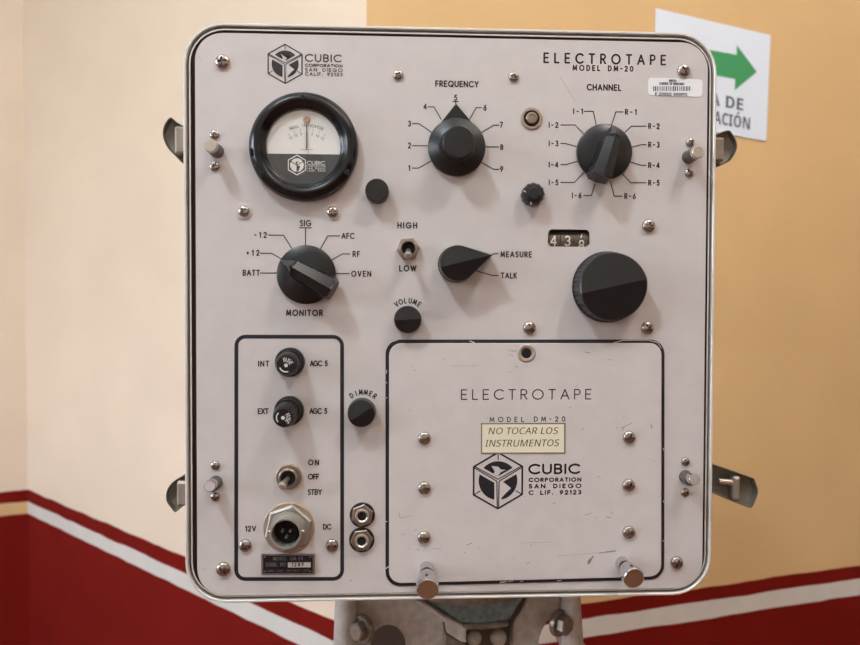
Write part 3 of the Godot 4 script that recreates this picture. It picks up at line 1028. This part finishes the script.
func controls(root: Node3D) -> void:
	# frequency knob: wedge pointer, conical skirt, tall round cap
	var c := P(456.4, 148.0)
	var m := mb(c)
	m.lathe([[28.6 * U, 0.0012], [28.6 * U, 0.0036], [28.0 * U, 0.0044], [19.0 * U, 0.0088], [16.6 * U, 0.0098], [0, 0.0098]], 80)
	var o := part("frequency_knob", m, M.plastic, root)
	m = mb(c)
	m.lathe([[16.4 * U, 0.0098], [15.6 * U, 0.0205], [15.0 * U, 0.0215], [14.2 * U, 0.0219], [0, 0.0219]], 64)
	part("knob_cap", m, M.plastic, o)
	m = mb(c)
	m.prism(PackedVector2Array([Vector2(-0.8, 43.2) * U, Vector2(-17.5, 22.0) * U, Vector2(17.5, 22.0) * U]), 0.0005, 0.0034, 0.0007)
	part("pointer", m, M.plastic, o)
	bar_knob(603.7, 152.6, 28.0, 74.0, root)
	bar_knob(306.6, 274.7, 29.0, 150.5, root)
	teardrop_knob(456.2, 264.4, 17.8, 34.5, 13.5, root)
	roof_knob("tuning_knob", 607.0, 287.0, 36.0, 33.6, 0.019, 12.6, root, 0.028, 46)
	roof_knob("volume_knob", 407.6, 319.4, 13.6, 13.3, 0.011, 3.0, root, 0.0, 32)
	roof_knob("dimmer_knob", 362.0, 411.6, 14.0, 13.3, 0.0125, 34.0, root, 0.02, 36)
	# plain push cap and small fluted knob
	m = mb(P(377.2, 192.3))
	m.lathe([[11.6 * U, 0], [11.6 * U, 0.0034], [11.3 * U, 0.0038], [10.2 * U, 0.004], [10.2 * U, 0.0058], [11.3 * U, 0.006], [11.5 * U, 0.0066], [11.3 * U, 0.0098], [10.6 * U, 0.0104], [0, 0.0104]], 56)
	part("push_cap", m, M.plastic, root)
	m = mb(P(531.6, 195.4))
	m.lathe([[11.4 * U, 0, 1], [11.4 * U, 0.0074, 1], [9.6 * U, 0.0096, 1], [6.2 * U, 0.0102], [5.8 * U, 0.0112], [0, 0.0112]], 24, 0.07)
	o = part("fluted_knob", m, M.plastic, root, 20.0)
	m = mb(P(531.6, 195.4, 0.0104))
	for a in [150.0, 265.0, 15.0]:
		var d := Vector2(cos(deg_to_rad(a)), sin(deg_to_rad(a)))
		m.stroke(PackedVector2Array([d * 6.8 * U, d * 8.8 * U]), 1.0 * U, 0)
	part("index_mark", m, M.white_ink, o)
	# screwdriver adjuster in a cream ring
	var at := P(531.4, 118.6)
	m = mb(at)
	m.lathe([[10.8 * U, 0], [10.8 * U, 0.0008], [10.3 * U, 0.0012], [8.2 * U, 0.0012], [7.9 * U, 0.0008], [7.9 * U, 0.0002], [0, 0.0002]], 48)
	o = part("adjuster_socket", m, M.ring, root)
	m = mb(at)
	m.disc(Vector2.ZERO, 7.9 * U, 0.0004, 32)
	part("socket_hole", m, M.black, o)
	m = mb(at)
	m.lathe([[5.9 * U, 0.0004], [5.9 * U, 0.0022], [5.2 * U, 0.0028], [3.4 * U, 0.003], [3.2 * U, 0.0025], [0, 0.0025]], 32)
	part("adjuster_shaft", m, M.brass, o)
	toggle(408.3, 249.0, 11.8, true, Vector2(-0.6, -8.6), root, 0.12)

func left_section(root: Node3D) -> void:
	fuse(290.2, 362.0, 0.0165, 25.0, Vector2(-0.04, -0.07), root)
	fuse(289.4, 410.4, 0.0205, 95.0, Vector2(-0.08, -0.12), root)
	toggle(289.2, 476.4, 12.8, false, Vector2(-4.4, -5.0), root)
	var at := P(288.9, 527.4)
	var m := mb(at)
	m.lathe([[25.4 * U, 0], [25.4 * U, 0.001], [24.6 * U, 0.0016], [0, 0.0016]], 64)
	var o := part("power_connector", m, M.ring, root)
	m = mb(at)
	m.prism(ngon(6, 24.2 * U, 0.32), 0.0016, 0.0044, 0.0012)
	part("hex_nut", m, M.connector, o)
	m = mb(at)
	m.lathe([[18.0 * U, 0.0048], [18.0 * U, 0.0066], [15.4 * U, 0.007], [15.2 * U, 0.0158], [14.8 * U, 0.0164], [13.6 * U, 0.0164], [13.2 * U, 0.016], [13.0 * U, 0.0052], [0, 0.0052]], 64)
	part("barrel", m, M.connector, o)
	m = mb(at)
	m.lathe([[12.9 * U, 0.0053], [12.9 * U, 0.0062], [0, 0.0062]], 40)
	part("insulator", m, M.black, o)
	for q in [[-3.8, 1.8], [3.8, 1.8], [0.0, -4.2]]:
		m = mb(at + Vector3(q[0] * U, q[1] * U, 0))
		m.lathe([[1.2 * U, 0.0085], [1.2 * U, 0.0142], [0.7 * U, 0.0148], [0, 0.0148]], 14)
		part("pin", m, M.nickel, o)
	for sgn in [-1.0, 1.0]:
		m = mb(at)
		m.tube(Vector3(sgn * 14.8 * U, 1.0 * U, 0.0125), Vector3(sgn * 17.2 * U, 1.2 * U, 0.0125), 1.5 * U, 1.3 * U, 14)
		part("bayonet_lug", m, M.nickel, o)
	screw(245.3, 545.5, 6.4, root, 0.0, 0.5)
	screw(332.0, 545.2, 6.4, root, 0.0, 0.15)
	jack(362.3, 514.8, root, 0.35)
	jack(361.8, 539.6, root, 0.12)
	# serial plate
	zoom(255, 548, 12.836)
	m = mb()
	m.prism(rquad([Z2(82, 345), Z2(770, 340), Z2(770, 72), Z2(82, 72)], 0.0008, 3), 0.0, 0.0006)
	o = part("serial_plate", m, M.plate_edge, root)
	m = mb()
	m.prism(rquad([Z2(108, 318), Z2(742, 316), Z2(742, 93), Z2(108, 93)], 0.0003, 2), 0.0006, 0.0008)
	part("black_field", m, M.plate, o)
	m = mb()
	var z := 0.0009
	text(m, "MODEL", Z(320, 135, z), 3.3 * U, 13.5 * U, 0.55 * U, 0.75)
	text(m, "DM-20", Z(535, 133, z), 3.3 * U, 12.5 * U, 0.55 * U, 0.75)
	text(m, "SERIAL NO", Z(265, 212, z), 3.6 * U, 20.5 * U, 0.55 * U, 0.7)
	text(m, "CUBIC CORP. SAN DIEGO CALIF.", Z(430, 290, z), 1.7 * U, 42 * U, 0.4 * U, 0.7)
	part("lettering", m, M.plate_ink, o)
	m = mb()
	m.fill(PackedVector2Array([Z2(424, 245), Z2(716, 243), Z2(716, 178), Z2(424, 180)]), z)
	var f := part("number_field", m, M.case_paint, o)
	m = mb()
	text(m, "1289", Z(548, 212, z + 0.0001), 3.3 * U, 12 * U, 0.7 * U, 0.8)
	part("lettering", m, M.plate, f)
	for q in [[130, 293], [712, 293], [130, 112], [712, 112]]:
		m = mb()
		m.disc(Z2(q[0], q[1]), 0.9 * U, z, 10)
		part("rivet", m, M.plate_edge, o)

func door(root: Node3D) -> void:
	# cover plate in a black sealing frame
	var q := [P2(387.4, 584.4), P2(662.2, 577.4), P2(662.5, 341.3), P2(387.4, 341.4)]
	var m := mb()
	var big := [q[0] + Vector2(-1.9, -1.9) * U, q[1] + Vector2(1.9, -1.9) * U, q[2] + Vector2(1.9, 1.9) * U, q[3] + Vector2(-1.9, 1.9) * U]
	var small := [q[0] + Vector2(1.7, 1.7) * U, q[1] + Vector2(-1.7, 1.7) * U, q[2] + Vector2(-1.7, -1.7) * U, q[3] + Vector2(1.7, -1.7) * U]
	m.prism(rquad(big, 0.0112), 0.0, 0.0007, 0.0003)
	var frame := part("door_frame", m, M.line, root)
	m = mb()
	var zt := 0.0016
	m.prism(rquad(small, 0.0092), 0.0007, zt, 0.0003)
	var d := part("door", m, M.door_paint, root)
	# paint chipped off the frame
	m = mb()
	for c in [[470, 341, 474, 342.5, 1.2], [386.5, 370, 386.3, 373, 0.9], [386.8, 382, 386.6, 383, 0.7], [387, 397, 386.5, 398, 0.7], [386, 521, 387, 521.4, 1.0], [386, 568, 389, 566, 1.1], [500, 582, 506, 581, 1.3], [508, 581, 513, 580.5, 0.8], [520, 581, 523, 580.5, 0.8], [557, 580.5, 561, 580, 0.7], [389, 337.6, 396, 337.2, 0.4], [613, 343, 622, 340.4, 0.8], [622, 340.2, 648, 340.0, 0.8], [648, 340, 657, 342.5, 0.8], [657, 342.5, 661, 348, 0.6], [663, 448, 663.3, 450, 0.8], [662.6, 540, 662.8, 541, 0.9], [663, 500, 663, 502, 0.6], [386.8, 346.2, 390, 342.3, 0.6], [390, 342.3, 397, 340.2, 0.6]]:
		m.stroke(PackedVector2Array([P2(c[0], c[1]), P2(c[2], c[3])]), c[4] * U, 0.00085)
	part("paint_chips", m, M.door_paint, frame).set_meta("kind", "stuff")
	# wear on the door
	m = mb()
	var zs := zt + 0.0001
	for i in 60:
		var px := rng.randf_range(392, 655)
		var py := 585.0 - pow(rng.randf(), 2.0) * 110.0 if i < 44 else rng.randf_range(350, 480)
		if py > 573.0 - (px - 387.0) * 0.025: continue
		var a := rng.randf_range(-0.6, 0.6)
		var l := rng.randf_range(0.4, 2.6)
		m.stroke(PackedVector2Array([P2(px, py, zt), P2(px + cos(a) * l, py + sin(a) * l, zt)]), rng.randf_range(0.3, 0.8) * U, zs)
	for c in [[557, 556, 600, 552.5, 0.25], [599, 553, 607, 552, 1.0], [606, 552, 615, 551, 1.6], [588.5, 563, 590, 560, 2.8], [590, 560, 593, 556.5, 1.8], [519, 543, 552, 542, 0.25], [399, 513, 400, 518, 0.5], [400, 518, 411, 516, 0.5], [432, 548, 441, 549, 0.5], [467, 545, 472, 543, 0.8], [411, 366, 414, 366, 0.3], [450, 366, 478, 365.5, 0.3], [508, 350, 514, 352, 0.4], [508, 354, 514, 356, 0.4], [512, 350, 517, 351.5, 0.5], [585, 352, 590, 353, 0.9], [621, 428, 632, 423, 0.6], [622, 431, 624, 427, 0.8], [651, 425, 652, 428, 1.2], [585, 515, 592, 513, 0.5], [606, 517, 611, 517.5, 0.8], [610, 511, 613, 514, 0.5], [409, 409, 411, 411, 0.4], [608, 359.5, 613, 360, 0.4]]:
		m.stroke(PackedVector2Array([P2(c[0], c[1], zt), P2(c[2], c[3], zt)]), c[4] * U, zs)
	part("scuff_marks", m, M.scuff, d).set_meta("kind", "stuff")
	caption("ELECTROTAPE", P(526.5, 394.4, zt), 9.6, 132.5, d, 0.95, "ink", 1.12)
	caption("MODEL", P(506.8, 419.4, zt), 4.4, 35, d, 0.7, "ink", 1.1)
	caption("DM-20", P(549.6, 419.0, zt), 4.4, 32, d, 0.7, "ink", 1.1)
	emblem(P(498.0, 480.6, zt + 0.00012), 28.4 * U, d, M.line)
	caption("CUBIC", P(554.2, 468.9, zt), 8.9, 53, d, 1.75, "line", 1.36)
	caption("CORPORATION", P(555, 479.7, zt), 3.4, 54, d, 0.95, "line", 1.3)
	caption("SAN DIEGO", P(555, 486.0, zt), 3.7, 54, d, 0.95, "line", 1.35)
	caption("C LIF. 92123", P(555, 492.4, zt), 3.7, 54, d, 0.95, "line", 1.3)
	# notice stuck below the model number
	m = mb()
	m.prism(PackedVector2Array([P2(480.8, 454.0, zt), P2(565.4, 453.8, zt), P2(565.4, 422.8, zt), P2(480.8, 423.0, zt)]), zt, zt + 0.0003)
	var n := part("notice_label", m, M.label_edge, d)
	m = mb()
	var zl := zt + 0.0004
	m.fill(PackedVector2Array([P2(482.2, 452.6, zl), P2(564.0, 452.4, zl), P2(564.0, 424.2, zl), P2(482.2, 424.4, zl)]), zl)
	part("paper_field", m, M.label_paper, n)
	m = mb()
	print_text(m, "NO TOCAR LOS", Transform3D(Basis(Vector3.RIGHT, Vector3(0.2, 1, 0), Vector3.BACK), P(523.6, 430.8, zl + 0.0001)), 70 * U, 6.6 * U, false)
	print_text(m, "INSTRUMENTOS", Transform3D(Basis(Vector3.RIGHT, Vector3(0.2, 1, 0), Vector3.BACK), P(522.4, 443.2, zl + 0.0001)), 74.5 * U, 6.8 * U, false)
	part("lettering", m, M.label_ink, n)
	var i := 0
	for s in [[424.3, 438.3], [424.2, 488.0], [423.8, 537.5], [629.0, 437.2], [628.5, 485.2], [628.6, 532.2]]:
		screw(s[0], s[1], 6.6, d, zt, fmod(0.4 + i * 1.3, PI / 2))
		i += 1
	# key hole with a pressed rim
	var at := P(526.4, 353.2, zt)
	m = mb(at)
	m.lathe([[9.2 * U, 0], [9.2 * U, 0.0003], [8.6 * U, 0.0006], [6.4 * U, 0.0006], [5.4 * U, 0.0001], [0, 0.0001]], 40)
	var k := part("door_socket", m, M.nickel, d)
	m = mb(at)
	m.disc(Vector2.ZERO, 5.1 * U, 0.0003, 28)
	part("socket_hole", m, M.black, k)
	# chrome thumbscrews holding the lower edge
	for s in [[426.6, 568.0, 0.0325, Vector2(-0.02, -0.12), 11.0], [622.0, 562.8, 0.0265, Vector2(0.03, -0.08), 10.6]]:
		at = P(s[0], s[1], zt)
		var h: float = s[2]
		var r: float = s[4] * U
		m = mb(at, 0.0, s[3])
		m.lathe([[r * 0.66, 0.0], [r * 0.66, h * 0.22], [r * 0.62, h * 0.26], [r * 0.5, h * 0.27], [0, h * 0.27]], 48)
		var o := part("thumbscrew", m, M.chrome, d)
		m = mb(at, 0.0, s[3])
		m.lathe([[r * 0.5, h * 0.27], [r * 0.5, h * 0.42], [0, h * 0.42]], 32)
		part("neck", m, M.rubber, o)
		m = mb(at, 0.0, s[3])
		m.lathe([[r * 0.5, h * 0.42], [r * 0.74, h * 0.42], [r * 0.8, h * 0.45], [r * 0.84, h * 0.66], [r * 0.93, h * 0.69], [r, h * 0.75], [r, h * 0.92], [r * 0.95, h * 0.97], [r * 0.88, h], [0, h]], 56)
		part("thumbscrew_head", m, M.chrome, o, 24.0)

func print_text(m: MB, s: String, at: Transform3D, w: float, cap_h: float, bold: bool) -> void:      # printed letters in a plain sans face
	var f := SystemFont.new()
	f.font_names = PackedStringArray(["Droid Sans"])
	if bold: f.font_weight = 700
	var t := TextMesh.new()
	t.font = f; t.text = s; t.font_size = 64; t.pixel_size = 0.01; t.depth = 0.0; t.curve_step = 2.0
	var arr := t.get_mesh_arrays()
	var vs: PackedVector3Array = arr[Mesh.ARRAY_VERTEX]
	var idx: PackedInt32Array = arr[Mesh.ARRAY_INDEX] if arr[Mesh.ARRAY_INDEX] != null else PackedInt32Array(range(vs.size()))
	var lo := Vector2(INF, INF); var hi := Vector2(-INF, -INF)
	for p in vs:
		lo = lo.min(Vector2(p.x, p.y)); hi = hi.max(Vector2(p.x, p.y))
	var sx := w / (hi.x - lo.x)
	var sy := cap_h / (0.714 * 0.64)
	var base := -0.0
	var mid := Vector2((lo.x + hi.x) / 2.0, lo.y + 0.714 * 0.64 / 2.0)
	for i in range(0, idx.size(), 3):
		var tri := []
		for k in 3:
			var p := vs[idx[i + k]]
			tri.append(at * Vector3((p.x - mid.x) * sx, (p.y - mid.y) * sy, 0))
		var n: Vector3 = (tri[1] - tri[0]).cross(tri[2] - tri[0])
		if n.dot(at.basis.x.cross(at.basis.y)) > 0.0: m.tri(tri[0], tri[1], tri[2])
		else: m.tri(tri[0], tri[2], tri[1])

func catches(root: Node3D) -> void:
	# spring catches on the sides of the case, behind the rim
	var zf := -0.020
	var specs := [
		[155, 100, 8.06, [[132, 135], [165, 172], [240, 215], [300, 240], [300, 560], [225, 515], [165, 455], [105, 395], [72, 330], [58, 265], [72, 200], [105, 150]], [168, 222, 300, 440]],
		[680, 110, 8.06, [[220, 215], [300, 195], [345, 172], [400, 158], [425, 195], [455, 240], [465, 300], [440, 360], [405, 415], [345, 440], [285, 468], [220, 460]], [230, 228, 345, 420]],
		[155, 450, 9.214, [[350, 250], [285, 215], [230, 255], [165, 290], [120, 345], [98, 410], [105, 480], [145, 530], [180, 580], [210, 560], [275, 505], [350, 480]], [212, 278, 350, 505]]]
	for s in specs:
		zoom(s[0], s[1], s[2])
		var m := mb()
		dish(smooth(poly(s[3], zf), 2), zf, 0.006, 0.06, m)
		var o := part("side_catch", m, M.latch, root)
		m = mb()
		var a := Z2(s[4][0], s[4][3], zf); var b := Z2(s[4][2], s[4][1], zf)
		m.prism(rrect(minf(a.x, b.x), a.y, maxf(a.x, b.x), b.y, 0.0015, 4), zf - 0.006, zf + 0.004, 0.0018)
		part("catch_plate", m, M.worn_latch, o)
	# the lower right catch stands open
	zoom(675, 450, 9.214)
	var m := mb()
	dish(smooth(poly([[220, 92], [350, 130], [540, 196], [700, 250], [735, 262], [745, 300], [772, 370], [755, 440], [715, 530], [690, 536], [560, 488], [350, 400], [220, 350]], zf), 1), zf, 0.008, 0.05, m)
	var o := part("side_catch", m, M.latch, root)
	m = mb()
	m.prism(rrect(Z2(540, 0, zf).x, Z2(0, 470, zf).y, Z2(605, 0, zf).x, Z2(0, 250, zf).y, 0.0016, 5), zf - 0.0085, zf + 0.0015, 0.0018)
	part("catch_plate", m, M.worn_latch, o)
	m = mb()
	m.tube(Z(400, 285, zf - 0.003), Z(545, 300, zf - 0.003), 0.0022, 0.003, 14)
	part("hook", m, M.nickel, o)

func tripod() -> void:
	# only the head shows below the instrument; the legs go on to the floor
	var top := -0.4357 / 2 - 0.0003
	var o := thing("tripod", "pale grey metal tripod with bolted leg hinges under the instrument", "tripod", Vector3(0.02, FLOOR_Y, -0.12))
	var m := mb()
	m.xf = Transform3D(Basis(Vector3.RIGHT, -PI / 2), Vector3(0.02, top - 0.018, -0.11))
	m.lathe([[0.062, -0.006], [0.068, -0.004], [0.068, 0.015], [0.064, 0.0185], [0, 0.0185]], 64)
	part("head_plate", m, M.worn_metal, o)
	# grey levelling base under the plate, with its worn lower flange
	var zt := -0.052
	zoom(410, 590, 7.818)
	m = mb()
	m.prism(poly([[90, 40], [130, 95], [260, 175], [400, 268], [560, 272], [755, 250], [800, 215], [830, 160], [890, 60], [890, 40]], zt), zt - 0.05, zt, 0.002)
	var t := part("levelling_base", m, M.tribrach, o)
	m = mb()
	m.prism(smooth(poly([[425, 268], [560, 272], [760, 250], [770, 285], [700, 302], [560, 312], [430, 312]], zt + 0.004), 1), zt - 0.03, zt + 0.005, 0.0015)
	part("lower_flange", m, M.worn_metal, t)
	for q in [[500, 375, 62], [690, 372, 68]]:
		var c := Z(q[0], q[1], zt - 0.02)
		m = mb(c)
		var prof := []
		for i in 13:
			var a := -PI / 2 + PI * i / 12.0
			prof.append([cos(a) * q[2] / 7.818 * U * 1.1 + 0.00001, sin(a) * q[2] / 7.818 * U * 1.1])
		m.lathe(prof, 32)
		part("levelling_screw", m, M.tripod_paint, t)
	m = mb()
	m.prism(poly([[30, 70], [90, 85], [270, 205], [405, 270], [440, 300], [440, 410], [400, 405], [285, 330], [270, 235], [190, 190], [60, 100]], zt + 0.002), zt - 0.035, zt + 0.003, 0.001)
	part("clamp_arm", m, M.tripod_paint, t)
	m = mb()
	m.prism(poly([[300, 60], [860, 60], [860, 560], [760, 640], [400, 640], [300, 560]], zt - 0.04), zt - 0.08, zt - 0.04, 0.002)
	part("base_body", m, M.gunmetal, t)
	m = mb()
	m.prism(poly([[270, 340], [430, 430], [430, 520], [270, 520]], zt), zt - 0.03, zt, 0.001)
	part("clamp_arm", m, M.worn_metal, t)
	# hinge yokes, each a pierced plate, with leg socket, hinge bolt and leg
	for side in 2:
		var zl := -0.075
		m = mb()
		var spine: Vector2
		if side == 0:
			zoom(330, 590, 9.556)
			var c := Vector2(555, 530)
			var pts := [[1130, 60], [1130, 700], [740, 700]]
			for i in 13:
				var a := PI * i / 12.0
				pts.append([c.x + cos(a) * 168, c.y - sin(a) * 190])
			pts.append_array([[372, 700], [200, 700], [200, 60]])
			m.prism(poly(pts, zl), zl - 0.022, zl, 0.0015)
		else:
			zoom(505, 590, 9.053)
			m.prism(poly([[205, 60], [150, 190], [80, 300], [70, 560], [300, 560], [310, 440], [335, 375], [375, 300], [405, 275], [440, 310], [480, 420], [520, 560], [620, 560], [620, 60]], zl), zl - 0.022, zl, 0.0015)
		var y := part("hinge_yoke", m, M.tripod_paint, o)
		var a: Vector3; var b: Vector3; var foot: Vector3
		if side == 0:
			a = Z(160, 40, zl + 0.004); b = Z(150, 500, zl + 0.006)
		else:
			a = Z(590, 40, zl + 0.004); b = Z(610, 480, zl + 0.006)
		var r := 0.0085 if side == 1 else 0.0095
		foot = Vector3(a.x + (-0.36 if side == 0 else 0.36), FLOOR_Y, 0.16)
		m = mb()
		m.tube(a + (a - b) * 0.15, b + (b - a) * 0.1, r, r * 1.12, 32)
		part("leg_socket", m, M.tripod_paint, y)
		m = mb()
		var knee := b + (b - a) * 0.1
		m.tube(knee, foot, 0.011, 0.008, 24)
		part("leg", m, M.tripod_paint, o)
		# hinge bolt: hexagon head lying sideways with its washer
		var hb := Z(285, 385, zl + 0.014) if side == 0 else Z(525, 310, zl + 0.014)
		m = mb()
		m.xf = Transform3D(Basis(Vector3.UP, -0.75 if side == 0 else 0.7) * Basis(Vector3.BACK, 0.3), hb)
		m.lathe([[0.0115, -0.006], [0.0118, -0.004], [0.011, -0.0015], [0, -0.0015]], 36)
		var bolt := part("hinge_bolt", m, M.worn_metal, y)
		m = mb()
		m.xf = Transform3D(Basis(Vector3.UP, -0.75 if side == 0 else 0.7) * Basis(Vector3.BACK, 0.3), hb)
		m.prism(ngon(6, 0.0085), -0.0015, 0.006, 0.0012)
		part("bolt_head", m, M.worn_metal, bolt)
	m = mb()
	m.tube(Vector3(0.02, top - 0.03, -0.165), Vector3(0.02, FLOOR_Y, -0.46), 0.013, 0.008, 20)
	part("leg", m, M.tripod_paint, o)
	# rear hinge block, seen through the hole of the left yoke
	m = mb()
	zoom(330, 590, 9.556)
	m.prism(poly([[355, -170], [760, -170], [760, 760], [690, 900], [425, 900], [355, 760]], -0.125), -0.15, -0.125, 0.003)
	part("rear_hinge", m, M.gunmetal, o)
	m = mb()
	m.tube(Vector3(0.0, top - 0.03, -0.17), Vector3(-0.02, top - 0.06, -0.17), 0.01, 0.01, 16)
	part("hinge_pin", m, M.worn_metal, o)

func paper_sign() -> void:
	# printed arrow sheet taped to the right wall
	var n := Vector3(0.2597, 0, 0.9657)
	var on := Vector3(-0.090, 0, -0.590) + n * 0.0016
	var hit := func(px: float, py: float, lift: float) -> Vector3:
		var d := ray(px, py)
		return cam_pos + d * ((on + n * lift - cam_pos).dot(n) / d.dot(n))
	var tl: Vector3 = hit.call(655.9, 8.4, 0.0); var tr: Vector3 = hit.call(770.5, 35.3, 0.0); var br: Vector3 = hit.call(766.1, 141.2, 0.0)
	var ex := (tr - tl).normalized()
	var bl := tl + (br - tr)
	var ey := (tl - bl).normalized()
	var th := n * 0.0006
	var m := mb()
	m.quad(bl + th, br + th, tr + th, tl + th); m.quad(br - th, bl - th, tl - th, tr - th)
	for q in [[bl, br], [br, tr], [tr, tl], [tl, bl]]: m.quad(q[1] + th, q[0] + th, q[0] - th, q[1] - th)
	var root := thing("paper_sign", "white paper sheet with green arrow and evacuation text on ochre wall", "sign", (bl + br) / 2.0)
	part("sheet", m, M.paper, root)
	m = mb()
	var pts := []
	for q in [[672, 42.5], [709.6, 49.9], [736.7, 54.7], [736.7, 44.8], [756.9, 71.9], [734.7, 90.3], [735.2, 79.0], [716.7, 75.2], [671, 66.5]]: pts.append(hit.call(q[0], q[1], 0.0011))
	var flat := PackedVector2Array()
	for p in pts: flat.append(Vector2(p.dot(ex), p.dot(ey)))
	var t := Geometry2D.triangulate_polygon(flat)
	for i in range(0, t.size(), 3):
		var a: Vector3 = pts[t[i]]; var b: Vector3 = pts[t[i + 1]]; var c: Vector3 = pts[t[i + 2]]
		if (b - a).cross(c - a).dot(n) > 0.0: m.tri(a, b, c)
		else: m.tri(a, c, b)
	part("arrow", m, M.arrow_green, root)
	m = mb()
	zoom(640, 0, 3.909)
	var scale := ((hit.call(742.0, 105.0, 0.0) as Vector3) - (hit.call(724.0, 103.0, 0.0) as Vector3)).length() / 18.0
	var c1: Vector3 = hit.call(712.2, 98.8, 0.0011); var c2: Vector3 = hit.call(714.0, 117.2, 0.0011)
	print_text(m, "RUTA DE", Transform3D(Basis(ex, ey, n), c1), 62.0 * scale, 9.6 * scale, true)
	print_text(m, "EVACUACIÓN", Transform3D(Basis(ex, ey, n), c2), 72.0 * scale, 9.6 * scale, true)
	part("lettering", m, M.paper_ink, root)
